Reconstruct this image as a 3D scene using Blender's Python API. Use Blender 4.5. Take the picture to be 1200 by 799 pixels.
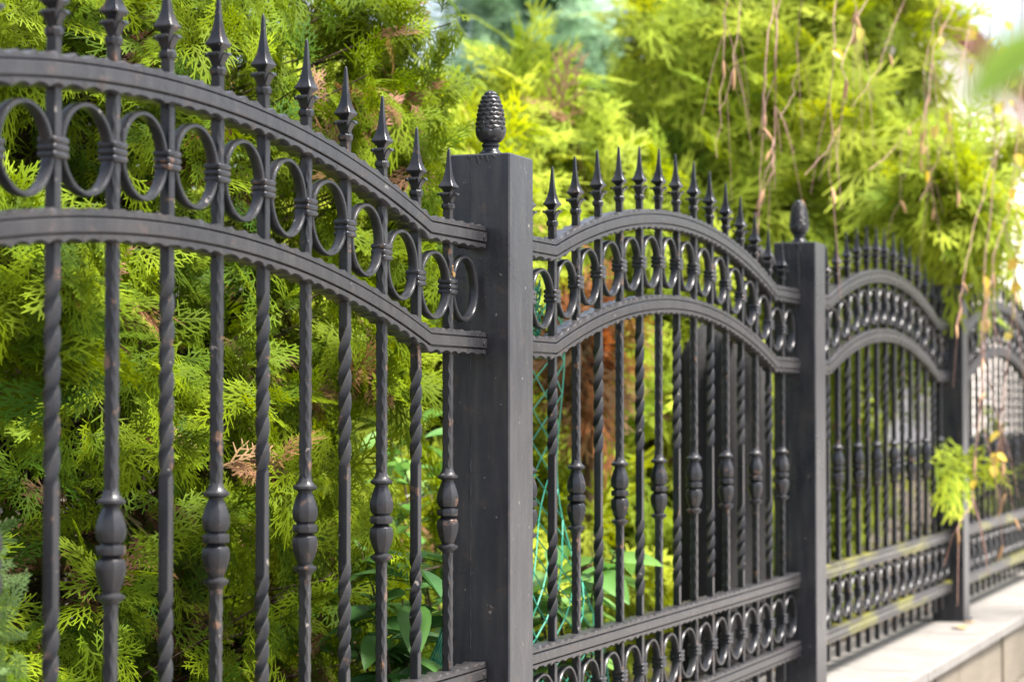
import bpy, math, random
import numpy as np

# ------------------------------------------------------------------ camera, sky, sun, exposure
SC = bpy.context.scene
COL = SC.collection
for o in list(bpy.data.objects):
    bpy.data.objects.remove(o)

COPING_Z = 0.55                      # top of the coping stones
ZC = COPING_Z + 0.657                # eye height
FPX, YAW, PITCH, CAM_D = 2650.0, 0.36719, 0.02935, 1.25116

cd = bpy.data.cameras.new('camera')
cam = bpy.data.objects.new('camera', cd)
COL.objects.link(cam)
cam.location = (0.0, -CAM_D, ZC)
cam.rotation_euler = (math.pi / 2 + PITCH, 0.0, YAW - math.pi / 2)
cd.sensor_width = 36.0
cd.lens = 36.0 * FPX / 1200.0
cd.clip_start = 0.05
cd.clip_end = 500.0
cd.dof.use_dof = True
cd.dof.focus_distance = 3.2
cd.dof.aperture_fstop = 6.0
cd.dof.aperture_blades = 7
SC.camera = cam

SUN_EL, SUN_AZ = math.radians(62), math.radians(-78)     # azimuth of the sun seen from the fence: over the street, to the right
world = bpy.data.worlds.new('World')
SC.world = world
world.use_nodes = True
wn = world.node_tree
wn.nodes.clear()
sky = wn.nodes.new('ShaderNodeTexSky')
sky.sky_type = 'NISHITA'
sky.sun_disc = False
sky.sun_elevation = SUN_EL
sky.sun_rotation = math.pi / 2 - SUN_AZ
sky.air_density = 1.0
sky.dust_density = 4.0
sky.ozone_density = 1.0
hs = wn.nodes.new('ShaderNodeHueSaturation')
hs.inputs['Saturation'].default_value = 0.65
bg = wn.nodes.new('ShaderNodeBackground')
bg.inputs['Strength'].default_value = 0.10
wo = wn.nodes.new('ShaderNodeOutputWorld')
wn.links.new(sky.outputs[0], hs.inputs['Color'])
wn.links.new(hs.outputs[0], bg.inputs['Color'])
wn.links.new(bg.outputs[0], wo.inputs['Surface'])

sl = bpy.data.lights.new('sun', 'SUN')
sl.energy = 3.9
sl.angle = math.radians(12)
sl.color = (1.0, 0.94, 0.86)
sun = bpy.data.objects.new('sun', sl)
COL.objects.link(sun)
sd = np.array([math.cos(SUN_EL) * math.cos(SUN_AZ), math.cos(SUN_EL) * math.sin(SUN_AZ), math.sin(SUN_EL)])
from mathutils import Vector, Matrix
sun.rotation_euler = Vector(sd.tolist()).to_track_quat('Z', 'Y').to_euler()
sun.location = (0, -6, 8)

SC.view_settings.view_transform = 'Standard'
SC.view_settings.look = 'None'
SC.view_settings.exposure = 2.05
SC.view_settings.gamma = 1.0
SC.view_settings.use_curve_mapping = False

rng = np.random.default_rng(7)
random.seed(7)

# ------------------------------------------------------------------ helpers
def link(name, me, mat=None, parent=None, loc=(0, 0, 0), rot=(0, 0, 0)):
    o = bpy.data.objects.new(name, me)
    COL.objects.link(o)
    o.location = loc
    o.rotation_euler = rot
    if parent is not None:
        o.parent = parent
    if mat is not None and me is not None and not me.materials:
        me.materials.append(mat)
    return o

def tag(o, label=None, cat=None, group=None, kind=None):
    if label: o['label'] = label
    if cat: o['category'] = cat
    if group: o['group'] = group
    if kind: o['kind'] = kind
    return o

def empty(name, loc=(0, 0, 0), rz=0.0):
    o = bpy.data.objects.new(name, None)
    COL.objects.link(o)
    o.location = loc
    o.rotation_euler = (0, 0, rz)
    o.empty_display_size = 0.1
    return o

def copy_tree(o, parent=None):
    c = o.copy()
    COL.objects.link(c)
    c.parent = parent
    for ch in list(o.children):
        copy_tree(ch, c)
    return c

def mesh_np(name, V, F, colors=None, smooth=False):
    """V (n,3) floats, F (m,k) ints, all faces with k corners"""
    V = np.ascontiguousarray(V, dtype=np.float32)
    F = np.ascontiguousarray(F, dtype=np.int32)
    me = bpy.data.meshes.new(name)
    m, k = F.shape
    me.vertices.add(len(V))
    me.vertices.foreach_set('co', V.ravel())
    me.loops.add(m * k)
    me.loops.foreach_set('vertex_index', F.ravel())
    me.polygons.add(m)
    me.polygons.foreach_set('loop_start', np.arange(0, m * k, k, dtype=np.int32))
    me.polygons.foreach_set('loop_total', np.full(m, k, dtype=np.int32))
    if smooth:
        me.polygons.foreach_set('use_smooth', np.ones(m, dtype=bool))
    if colors is not None:
        ca = me.color_attributes.new('tint', 'FLOAT_COLOR', 'POINT')
        c4 = np.ones((len(V), 4), dtype=np.float32)
        c4[:, :3] = colors
        ca.data.foreach_set('color', c4.ravel())
    me.update(calc_edges=True)
    me.validate()
    return me

class MB:
    """collects shapes (mixed polygons) for one mesh"""
    def __init__(s): s.v = []; s.f = []
    def add(s, V, F):
        b = len(s.v)
        s.v.extend([tuple(float(c) for c in p) for p in V])
        s.f.extend([tuple(int(i) + b for i in f) for f in F])
    def box(s, x0, x1, y0, y1, z0, z1, bev=0.0):
        if bev <= 0:
            V = [(x, y, z) for z in (z0, z1) for y in (y0, y1) for x in (x0, x1)]
            s.add(V, [(0, 2, 3, 1), (4, 5, 7, 6), (0, 1, 5, 4), (2, 6, 7, 3), (0, 4, 6, 2), (1, 3, 7, 5)])
            return
        rings = []
        for z, i in ((z0, bev), (z0 + bev, 0), (z1 - bev, 0), (z1, bev)):
            rr = []
            for (cx, cy, sx, sy) in ((x1, y1, -1, -1), (x0, y1, 1, -1), (x0, y0, 1, 1), (x1, y0, -1, 1)):
                px, py = cx + sx * i, cy + sy * i
                first = (px, py + sy * bev) if sx * sy > 0 else (px + sx * bev, py)
                second = (px + sx * bev, py) if sx * sy > 0 else (px, py + sy * bev)
                rr += [(first[0], first[1], z), (second[0], second[1], z)]
            rings.append(rr)
        s.loft(rings, True)
    def loft(s, rings, caps=True):
        n = len(rings[0])
        V = [p for r in rings for p in r]
        F = []
        for i in range(len(rings) - 1):
            for j in range(n):
                F.append((i * n + j, i * n + (j + 1) % n, (i + 1) * n + (j + 1) % n, (i + 1) * n + j))
        if caps:
            F.append(tuple(range(n - 1, -1, -1)))
            F.append(tuple((len(rings) - 1) * n + j for j in range(n)))
        s.add(V, F)
    def tube(s, pts, rad, n=6, caps=True):
        pts = [np.array(p, float) for p in pts]
        if not hasattr(rad, '__len__'): rad = [rad] * len(pts)
        rings = []
        up = np.array([0.0, 0.0, 1.0])
        t0 = pts[1] - pts[0]; t0 /= np.linalg.norm(t0)
        a = np.cross(t0, up if abs(t0[2]) < 0.9 else np.array([1.0, 0, 0])); a /= np.linalg.norm(a)
        for i, p in enumerate(pts):
            t = pts[min(i + 1, len(pts) - 1)] - pts[max(i - 1, 0)]
            t /= np.linalg.norm(t) + 1e-12
            a = a - t * (a @ t); a /= np.linalg.norm(a) + 1e-12
            b = np.cross(t, a)
            rings.append([p + rad[i] * (math.cos(q) * a + math.sin(q) * b) for q in np.linspace(0, 2 * math.pi, n, endpoint=False)])
        s.loft(rings, caps)
    def mesh(s, name, smooth=None):
        me = bpy.data.meshes.new(name)
        me.from_pydata(s.v, [], s.f)
        me.update()
        if smooth is not None:
            me.polygons.foreach_set('use_smooth', np.ones(len(me.polygons), dtype=bool))
            if smooth < 179:
                sharp_by_angle(me, math.radians(smooth))
        return me

def sharp_by_angle(me, ang):
    import bmesh
    bm = bmesh.new(); bm.from_mesh(me)
    for e in bm.edges:
        if len(e.link_faces) == 2 and e.calc_face_angle(0.0) > ang:
            e.smooth = False
    bm.to_mesh(me); bm.free()

# ------------------------------------------------------------------ materials
def new_mat(name):
    m = bpy.data.materials.new(name)
    m.use_nodes = True
    nt = m.node_tree
    b = nt.nodes['Principled BSDF']
    return m, nt, b

def N(nt, typ, **kw):
    n = nt.nodes.new(typ)
    for k, v in kw.items():
        if hasattr(n, k): setattr(n, k, v)
        else: n.inputs[k].default_value = v
    return n

def ramp(nt, src, stops):
    r = nt.nodes.new('ShaderNodeValToRGB')
    el = r.color_ramp.elements
    while len(el) < len(stops): el.new(0.5)
    for e, (p, c) in zip(el, stops):
        e.position = p
        e.color = (c, c, c, 1) if not hasattr(c, '__len__') else (*c, 1)
    nt.links.new(src, r.inputs[0])
    return r

def mixc(nt, fac, a, b):
    m = nt.nodes.new('ShaderNodeMix'); m.data_type = 'RGBA'
    L = nt.links.new
    if hasattr(fac, 'name'): L(fac, m.inputs[0])
    else: m.inputs[0].default_value = fac
    for s, x in ((6, a), (7, b)):
        if hasattr(x, 'name'): L(x, m.inputs[s])
        else: m.inputs[s].default_value = (*x, 1)
    return m.outputs[2]

def iron_paint(name, wear=0.5, moss=0.0, dust=0.35, lift=1.0, warm=1.0):
    m, nt, b = new_mat(name)
    L = nt.links.new
    tc = N(nt, 'ShaderNodeTexCoord')
    oi = N(nt, 'ShaderNodeObjectInfo')
    ad = N(nt, 'ShaderNodeVectorMath', operation='ADD')
    L(tc.outputs['Object'], ad.inputs[0]); L(oi.outputs['Location'], ad.inputs[1])
    big = N(nt, 'ShaderNodeTexNoise', Scale=9.0, Detail=5.0, Roughness=0.6); L(ad.outputs[0], big.inputs['Vector'])
    fine = N(nt, 'ShaderNodeTexNoise', Scale=120.0, Detail=4.0, Roughness=0.6); L(ad.outputs[0], fine.inputs['Vector'])
    streak_map = N(nt, 'ShaderNodeMapping'); streak_map.inputs['Scale'].default_value = (60, 60, 9)
    L(ad.outputs[0], streak_map.inputs[0])
    streak = N(nt, 'ShaderNodeTexNoise', Scale=1.0, Detail=3.0); L(streak_map.outputs[0], streak.inputs['Vector'])
    c = mixc(nt, ramp(nt, big.outputs[0], [(0.3, 0.0), (0.7, 1.0)]).outputs[0], (0.0125 * lift * warm, 0.0138 * lift, 0.018 * lift / warm), (0.023 * lift * warm, 0.0232 * lift, 0.0265 * lift / warm))
    # dry dust film
    fd = N(nt, 'ShaderNodeMath', operation='MULTIPLY'); fd.inputs[1].default_value = dust
    L(ramp(nt, streak.outputs[0], [(0.42, 0.0), (0.72, 1.0)]).outputs[0], fd.inputs[0])
    c = mixc(nt, fd.outputs[0], c, (0.085, 0.08, 0.077))
    # worn copper-brown spots on edges
    geo = N(nt, 'ShaderNodeNewGeometry')
    pt = ramp(nt, geo.outputs['Pointiness'], [(0.515, 0.0), (0.56, 1.0)])
    spot = N(nt, 'ShaderNodeTexNoise', Scale=38.0, Detail=3.0, Roughness=0.65); L(ad.outputs[0], spot.inputs['Vector'])
    sp = ramp(nt, spot.outputs[0], [(0.62, 0.0), (0.69, 1.0)])
    base_w = N(nt, 'ShaderNodeMath', operation='MULTIPLY_ADD'); base_w.inputs[1].default_value = 0.95; base_w.inputs[2].default_value = 0.05
    L(pt.outputs[0], base_w.inputs[0])
    mw = N(nt, 'ShaderNodeMath', operation='MULTIPLY'); L(base_w.outputs[0], mw.inputs[0]); L(sp.outputs[0], mw.inputs[1])
    mw2 = N(nt, 'ShaderNodeMath', operation='MULTIPLY'); L(mw.outputs[0], mw2.inputs[0]); mw2.inputs[1].default_value = wear
    c = mixc(nt, mw2.outputs[0], c, (0.23, 0.125, 0.075))
    # pale chips
    chip = N(nt, 'ShaderNodeTexNoise', Scale=75.0, Detail=2.0); L(ad.outputs[0], chip.inputs['Vector'])
    ch = ramp(nt, chip.outputs[0], [(0.735, 0.0), (0.76, 0.6)])
    c = mixc(nt, ch.outputs[0], c, (0.30, 0.27, 0.24))
    if moss > 0:
        mm = N(nt, 'ShaderNodeMapping'); mm.inputs['Scale'].default_value = (2.6, 8, 14)
        L(ad.outputs[0], mm.inputs[0])
        mo = N(nt, 'ShaderNodeTexNoise', Scale=1.0, Detail=5.0, Roughness=0.65); L(mm.outputs[0], mo.inputs['Vector'])
        mr = ramp(nt, mo.outputs[0], [(0.64 - 0.16 * moss, 0.0), (0.74 - 0.16 * moss, 0.9)])
        c = mixc(nt, mr.outputs[0], c, (0.16, 0.155, 0.025))
    L(c, b.inputs['Base Color'])
    b.inputs['Metallic'].default_value = 0.35
    b.inputs['Specular IOR Level'].default_value = 0.42
    L(ramp(nt, big.outputs[0], [(0.25, 0.23), (0.75, 0.38)]).outputs[0], b.inputs['Roughness'])
    bp = N(nt, 'ShaderNodeBump', Strength=0.35, Distance=0.0014)
    L(fine.outputs[0], bp.inputs['Height']); L(bp.outputs[0], b.inputs['Normal'])
    return m

def leaf_mat(name, trans=0.30, rough=0.6, noise=12.0):
    """foliage: tint attribute times fine noise, with light passing through"""
    m, nt, b = new_mat(name)
    L = nt.links.new
    at = N(nt, 'ShaderNodeAttribute', attribute_name='tint')
    tc = N(nt, 'ShaderNodeTexCoord')
    no = N(nt, 'ShaderNodeTexNoise', Scale=noise, Detail=3.0); L(tc.outputs['Object'], no.inputs['Vector'])
    hsv = N(nt, 'ShaderNodeHueSaturation')
    L(ramp(nt, no.outputs[0], [(0.3, 0.7), (0.7, 1.25)]).outputs[0], hsv.inputs['Value'])
    L(at.outputs['Color'], hsv.inputs['Color'])
    L(hsv.outputs[0], b.inputs['Base Color'])
    b.inputs['Roughness'].default_value = rough
    b.inputs['Specular IOR Level'].default_value = 0.06
    tr = N(nt, 'ShaderNodeBsdfTranslucent')
    hs2 = N(nt, 'ShaderNodeHueSaturation', Saturation=1.15, Value=1.5); hs2.inputs['Hue'].default_value = 0.485
    L(hsv.outputs[0], hs2.inputs['Color']); L(hs2.outputs[0], tr.inputs['Color'])
    mx = N(nt, 'ShaderNodeMixShader'); mx.inputs[0].default_value = trans
    L(b.outputs[0], mx.inputs[1]); L(tr.outputs[0], mx.inputs[2])
    L(mx.outputs[0], nt.nodes['Material Output'].inputs['Surface'])
    return m

def flat_leaf_mat(name, col, col2, trans=0.35, rough=0.38):
    m, nt, b = new_mat(name)
    L = nt.links.new
    tc = N(nt, 'ShaderNodeTexCoord'); oi = N(nt, 'ShaderNodeObjectInfo')
    c = mixc(nt, oi.outputs['Random'], col, col2)
    wv = N(nt, 'ShaderNodeTexWave', Scale=22.0, Distortion=1.0); wv.bands_direction = 'DIAGONAL'
    L(tc.outputs['Object'], wv.inputs['Vector'])
    L(c, b.inputs['Base Color'])
    bp = N(nt, 'ShaderNodeBump', Strength=0.4, Distance=0.001); L(wv.outputs['Fac'], bp.inputs['Height']); L(bp.outputs[0], b.inputs['Normal'])
    b.inputs['Roughness'].default_value = rough
    tr = N(nt, 'ShaderNodeBsdfTranslucent'); L(c, tr.inputs['Color'])
    mx = N(nt, 'ShaderNodeMixShader'); mx.inputs[0].default_value = trans
    L(b.outputs[0], mx.inputs[1]); L(tr.outputs[0], mx.inputs[2])
    L(mx.outputs[0], nt.nodes['Material Output'].inputs['Surface'])
    return m

def rough_mat(name, c1, c2, scale=8.0, rough=0.85, bump=0.3, dist=0.004, stretch=(1, 1, 1), c3=None):
    m, nt, b = new_mat(name)
    L = nt.links.new
    tc = N(nt, 'ShaderNodeTexCoord')
    mp = N(nt, 'ShaderNodeMapping'); mp.inputs['Scale'].default_value = stretch
    L(tc.outputs['Object'], mp.inputs[0])
    n1 = N(nt, 'ShaderNodeTexNoise', Scale=scale, Detail=7.0, Roughness=0.62); L(mp.outputs[0], n1.inputs['Vector'])
    n2 = N(nt, 'ShaderNodeTexNoise', Scale=scale * 9, Detail=4.0, Roughness=0.6); L(mp.outputs[0], n2.inputs['Vector'])
    c = mixc(nt, ramp(nt, n1.outputs[0], [(0.3, 0.0), (0.7, 1.0)]).outputs[0], c1, c2)
    if c3 is not None:
        c = mixc(nt, ramp(nt, n2.outputs[0], [(0.55, 0.0), (0.72, 0.8)]).outputs[0], c, c3)
    L(c, b.inputs['Base Color'])
    b.inputs['Roughness'].default_value = rough
    bp = N(nt, 'ShaderNodeBump', Strength=bump, Distance=dist)
    L(n2.outputs[0], bp.inputs['Height']); L(bp.outputs[0], b.inputs['Normal'])
    return m

M = {}
M['iron'] = iron_paint('painted_iron', wear=0.55, dust=0.22)
M['rail'] = iron_paint('painted_iron_rail', wear=0.10, dust=0.25, lift=1.45, warm=1.08)
M['rail_moss'] = iron_paint('painted_iron_mossy', wear=0.2, moss=1.0, dust=0.6, lift=1.45, warm=1.08)
M['post'] = iron_paint('painted_iron_post', wear=0.10, dust=0.4, lift=1.7)
M['drip'] = rough_mat('dark_drip', (0.012, 0.012, 0.013), (0.02, 0.02, 0.02), 30, 0.35, 0.1)
M['conifer'] = leaf_mat('conifer_foliage')
M['bark'] = rough_mat('bark', (0.09, 0.055, 0.035), (0.16, 0.10, 0.065), 14, 0.9, 0.8, 0.01, (1, 1, 0.2))
M['dark_bark'] = rough_mat('dark_bark', (0.05, 0.03, 0.02), (0.10, 0.06, 0.04), 14, 0.9, 0.8, 0.01, (1, 1, 0.2))
M['twig'] = rough_mat('birch_twig', (0.20, 0.10, 0.075), (0.31, 0.18, 0.14), 30, 0.6, 0.3)
M['catkin'] = rough_mat('catkin', (0.35, 0.19, 0.09), (0.45, 0.27, 0.13), 60, 0.8, 0.6)
M['coping'] = rough_mat('coping_stone', (0.125, 0.116, 0.107), (0.20, 0.188, 0.175), 5, 0.8, 0.25, 0.003, (1, 1, 1), (0.10, 0.088, 0.072))
M['wall'] = rough_mat('wall_stone', (0.11, 0.092, 0.066), (0.165, 0.14, 0.105), 4, 0.9, 0.5, 0.006, (1, 1, 2), (0.14, 0.118, 0.085))
M['mortar'] = rough_mat('mortar', (0.10, 0.088, 0.07), (0.15, 0.13, 0.105), 20, 0.95, 0.5)
M['pavement'] = rough_mat('pavement', (0.20, 0.19, 0.18), (0.30, 0.285, 0.265), 3, 0.9, 0.4)
M['soil'] = rough_mat('garden_soil', (0.035, 0.025, 0.017), (0.07, 0.05, 0.03), 6, 0.95, 1.0, 0.02)
M['net'] = rough_mat('green_plastic_wire', (0.02, 0.22, 0.14), (0.05, 0.34, 0.24), 20, 0.4, 0.1)
M['shrub_leaf'] = flat_leaf_mat('shrub_leaf', (0.07, 0.19, 0.03), (0.16, 0.30, 0.06))
M['shrub_leaf_dark'] = flat_leaf_mat('shrub_leaf_dark', (0.03, 0.10, 0.025), (0.08, 0.19, 0.04))
M['birch_leaf'] = flat_leaf_mat('birch_leaf_yellow', (0.62, 0.42, 0.03), (0.55, 0.46, 0.10), 0.45)
M['near_leaf'] = flat_leaf_mat('near_leaf', (0.20, 0.32, 0.04), (0.22, 0.34, 0.05), 0.6)
M['fallen'] = flat_leaf_mat('fallen_leaf', (0.50, 0.33, 0.14), (0.48, 0.24, 0.06), 0.2, 0.6)
M['house'] = rough_mat('house_render', (0.74, 0.68, 0.63), (0.80, 0.75, 0.70), 2, 0.9, 0.2)
M['roof'] = rough_mat('roof_tile', (0.24, 0.11, 0.07), (0.33, 0.16, 0.10), 6, 0.85, 0.5)
M['frame'] = rough_mat('window_frame', (0.55, 0.53, 0.5), (0.6, 0.58, 0.55), 10, 0.5, 0.1)
M['tarp'] = rough_mat('black_tarp', (0.006, 0.006, 0.007), (0.011, 0.010, 0.010), 10, 0.9, 0.4)
gm, gnt, gb = new_mat('window_glass'); gb.inputs['Base Color'].default_value = (0.03, 0.04, 0.05, 1); gb.inputs['Roughness'].default_value = 0.08
M['glass'] = gm

# ------------------------------------------------------------------ world positions of the fence
S = 0.115                      # bar spacing
BAY = 1.9336                   # post to post
C1 = 2.19115                   # middle of the first panel seen
POST1 = 3.163
HALF = (BAY - 0.10) / 2        # half the clear width of a bay

def ray_at(px, py, Y):
    """the point of the plane y = Y that stands at a place measured in the photograph (survey helper)"""
    dx = (px - 600) / FPX; dy = (399.5 - py) / FPX
    fw = np.array([math.cos(YAW), math.sin(YAW), 0.0]); rt = np.array([math.sin(YAW), -math.cos(YAW), 0.0]); up = np.array([0, 0, 1.0])
    f2 = fw * math.cos(PITCH) + up * math.sin(PITCH); u2 = up * math.cos(PITCH) - fw * math.sin(PITCH)
    d = f2 + dx * rt + dy * u2
    t = (Y + CAM_D) / d[1]
    return np.array([0, -CAM_D, ZC]) + t * d

# ------------------------------------------------------------------ the setting: pavement, garden soil, wall
b = MB(); b.box(-60, 120, -80, 120, -0.3, 0.0)
tag(link('pavement', b.mesh('pavement'), M['pavement']), kind='structure')

gx, gy = np.meshgrid(np.linspace(-4, 40, 120), np.linspace(0.16, 22, 60))
gz = 0.47 + 0.02 * np.sin(gx * 5.1 + gy * 3) + 0.02 * np.sin(gy * 7.3 - gx * 2.2)
V = np.stack([gx, gy, gz], -1).reshape(-1, 3)
ii = np.arange(59)[:, None] * 120 + np.arange(119)[None]
F = np.stack([ii, ii + 1, ii + 121, ii + 120], -1).reshape(-1, 4)
tag(link('garden_soil', mesh_np('garden_soil', V, F, smooth=True), M['soil']), kind='structure')

COP_F, COP_B = -0.185, 0.17
wall = empty('retaining_wall', (5.0, 0.0, 0.0))
tag(wall, 'low beige stone retaining wall with pale coping under the iron fence', 'wall')
b = MB(); b.box(-7, 11, COP_F + 0.030, COP_B - 0.02, 0.0, COPING_Z - 0.034)
link('wall_core', b.mesh('wall_core'), M['mortar'], wall)
# blocks of the street face, three courses
r2 = random.Random(3)
for c in range(3):
    z0 = 0.005 + c * 0.171
    x = -2.0 + r2.uniform(0, .3)
    while x < 11.4:
        w = r2.uniform(0.28, 0.52)
        if x + w > 11.95: w = 11.95 - x
        b = MB(); b.box(0, w - 0.006, 0, 0.05, 0, 0.166, 0.003)
        link('stone', b.mesh('stone'), M['wall'], wall, (x - 5.0, COP_F + 0.016 + r2.uniform(-.003, .004), z0))
        x += w
# coping slabs
x = 1.06 - 1.95 * 2 + 0.0
slab_len = 0.98
JOINT = ray_at(1088, 786, COP_F)[0]
x = JOINT - 8 * slab_len
k = 0
while x < 11.5:
    b = MB(); b.box(0, slab_len - 0.005, COP_F, COP_B, -0.032, 0, 0.004)
    link('coping_slab', b.mesh('coping_slab'), M['coping'], wall, (x - 5.0, 0, COPING_Z + (0.0006 if k % 2 else 0)))
    x += slab_len; k += 1

# ------------------------------------------------------------------ fence meshes
def arch(u):
    """height of the arched rails above their flat ends; u in metres from the panel's middle"""
    R, kx = 2.617, 6.2 * S
    zk = math.sqrt(R * R - kx * kx)
    return np.where(np.abs(u) < kx, np.sqrt(np.maximum(R * R - u * u, 0)) - zk, 0.0)

def rail_mesh(name, curved):
    """36 mm rail: smooth band between two strips with hammered outer edges; origin at the top line of its flat ends"""
    step = 0.0034
    us = np.linspace(-HALF, HALF, int(2 * HALF / step))
    z = arch(us) if curved else np.zeros_like(us)
    du = np.gradient(us); dz = np.gradient(z)
    ln = np.hypot(du, dz); nx, nz = -dz / ln, du / ln
    # round the kinks a little
    s = np.cumsum(ln)
    per = 0.034
    def w(ph): 
        q = s / per + ph + 0.10 * np.sin(s * 41 + ph * 9) + 0.06 * np.sin(s * 97 + ph * 5)
        t = q % 1.0
        return np.clip(np.sin(math.pi * t) * 1.25 - 0.2, 0, 1) ** 0.8 * (0.85 + 0.25 * np.sin(np.floor(q) * 12.9898))
    rows = []
    yb = 0.0145
    n = len(us)
    def row(v, y):       # v from -0.037 (bottom) to 0 (top)
        v = np.broadcast_to(v, (n,)); y = np.broadcast_to(y, (n,))
        rows.append(np.stack([us + nx * v, y, z + nz * v], -1))
    B0 = -0.037
    for side in (-1, 1):
        sg = side
        pr = []
        if side == -1:
            wt, wb = w(0.0), w(0.45)
        else:
            wt, wb = w(0.3), w(0.7)
        top = [(-0.0003 - 0.0024 * wt, sg * (yb - 0.0010 - 0.0040 * wt)),
               (-0.0015 - 0.0034 * wt, sg * yb),
               (-0.0088, sg * yb),
               (-0.0095, sg * (yb - 0.0008)),
               (-0.0098, sg * (yb - 0.0048)),
               (-0.0112, sg * (yb - 0.0048)),
               (-0.0114, sg * (yb + 0.0008)),
               (-0.0122, sg * (yb + 0.0016))]
        bot = [(B0 - v, y) for v, y in
               [(-0.0003 - 0.0024 * wb, sg * (yb - 0.0010 - 0.0040 * wb)),
                (-0.0015 - 0.0034 * wb, sg * yb),
                (-0.0088, sg * yb),
                (-0.0095, sg * (yb - 0.0008)),
                (-0.0098, sg * (yb - 0.0048)),
                (-0.0112, sg * (yb - 0.0048)),
                (-0.0114, sg * (yb + 0.0008)),
                (-0.0122, sg * (yb + 0.0016))]]
        pr = top + bot[::-1]
        if side == 1: pr = pr[::-1]
        for v, y in pr: row(v, y)
    P = np.array(rows)                      # (k, n, 3)
    k = len(P)
    V = P.transpose(1, 0, 2).reshape(-1, 3)
    i = np.arange(n - 1)[:, None]; j = np.arange(k)[None]
    F = np.stack([i * k + j, i * k + (j + 1) % k, (i + 1) * k + (j + 1) % k, (i + 1) * k + j], -1).reshape(-1, 4)
    F = np.concatenate([F, ])
    me = mesh_np(name, V, F, smooth=True)
    sharp_by_angle(me, math.radians(42))
    return me

RAIL_ARCH = rail_mesh('arched_rail', True)
RAIL_FLAT = rail_mesh('straight_rail', False)

HB = 0.0062       # half the bar's side
def square_ring(z, h, ch, ang=0.0, hol=None):
    """eight points of a chamfered square"""
    pts = []
    for q in range(4):
        for (a, bb) in ((h, h - ch), (h - ch, h)) if hol is None else ((h * (1 - hol), 0.0), (h, h - ch), (h - ch, h)):
            x, y = a, bb
            for _ in range(q): x, y = -y, x
            c, s_ = math.cos(ang), math.sin(ang)
            pts.append((x * c - y * s_, x * s_ + y * c, z))
    return pts

BOT = -0.611
def twisted_bar(top, low_under):
    """top: height of the bar's end under the finial, low_under: underside of the lower arched rail"""
    z1 = low_under - 0.028; z2 = -0.080; z3 = -0.200; z4 = -0.340
    per = 0.116
    rings = [square_ring(BOT, 0.0042, 0.0016, 0, 0), square_ring(BOT + 0.004, HB, 0.0009, 0, 0)]
    zs = [-0.52, z4]
    for z in zs: rings.append(square_ring(z, HB, 0.0009, 0, 0))
    acc = [0.0]
    def seg(za, zb):
        n = int((zb - za) / 0.0026)
        turns = round((zb - za) / per * 4) / 4.0
        for i in range(1, n + 1):
            t = i / n
            tt = t + (math.sin(2 * math.pi * t) * -0.006)
            ends = min(1.0, min(t, 1 - t) * 14)
            rings.append(square_ring(za + (zb - za) * t, HB * (1 + 0.03 * ends), 0.0009 - 0.0004 * ends, acc[0] + turns * 2 * math.pi * tt, 0.16 * ends))
        acc[0] += turns * 2 * math.pi
    seg(z4, z3)
    rings.append(square_ring(z2, HB, 0.0009, acc[0], 0))
    seg(z2, z1)
    rings.append(square_ring(top, HB, 0.0009, acc[0], 0))
    b = MB(); b.loft(rings)
    return b.mesh('twisted_bar', 33)

def hammered_bar(top, low_under, seed):
    """plain square bar with corners beaten flat at intervals; the gap of the baluster stays a thin core"""
    r = random.Random(seed)
    rings = [square_ring(BOT, 0.0042, 0.0016), square_ring(BOT + 0.004, HB, 0.0009)]
    z = -0.52
    while z < top - 0.004:
        t = (z / 0.023) % 1.0
        band = (low_under < z < low_under + 0.037)
        d = 0 if band else max(0.0, math.sin(math.pi * t)) ** 2
        rings.append(square_ring(z + r.uniform(-.0004, .0004), HB * (1.03 + 0.05 * d) + r.uniform(-.00015, .00015), 0.0011 + 0.0026 * d))
        z += 0.0038
    rings.append(square_ring(top, HB, 0.0009))
    b = MB(); b.loft(rings)
    return b.mesh('hammered_bar', 28)

def lathe(profile, n, ridge=0.0, squareness=0.0, rot=0.0):
    rings = []
    for z, r in profile:
        rr = []
        for q in range(n):
            a = 2 * math.pi * q / n + rot
            k = 1.0 + ridge * abs(math.cos(4 * a)) - squareness * (1 - abs(math.cos(2 * a + math.pi / 2)))
            rr.append((r * k * math.cos(a), r * k * math.sin(a), z))
        rings.append(rr)
    return rings

BAL_Z = -0.150
def baluster_mesh():
    p = [(-.058, .0070), (-.0555, .0090), (-.0525, .0130), (-.0500, .0148), (-.0480, .0148), (-.0462, .0112), (-.0445, .0086), (-.0425, .0092),
         (-.036, .0122), (-.028, .0146), (-.0215, .0158), (-.016, .0158), (-.011, .0146), (-.0080, .0112), (-.0062, .0096), (-.0048, .0115), (-.0046, .0148), (-.0036, .0152), (.0036, .0152), (.0046, .0148),
         (.0048, .0112), (.0065, .0104), (.0085, .0130), (.013, .0152), (.019, .0159), (.026, .0152), (.034, .0128), (.041, .0102), (.0448, .0084), (.0462, .0090),
         (.0478, .0128), (.0495, .0150), (.0522, .0150), (.0545, .0118), (.058, .0092), (.062, .0078), (.064, .0068)]
    b = MB(); b.loft(lathe(p, 16, ridge=0.045))
    return b.mesh('baluster', 24)
BALUSTER = baluster_mesh()

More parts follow.
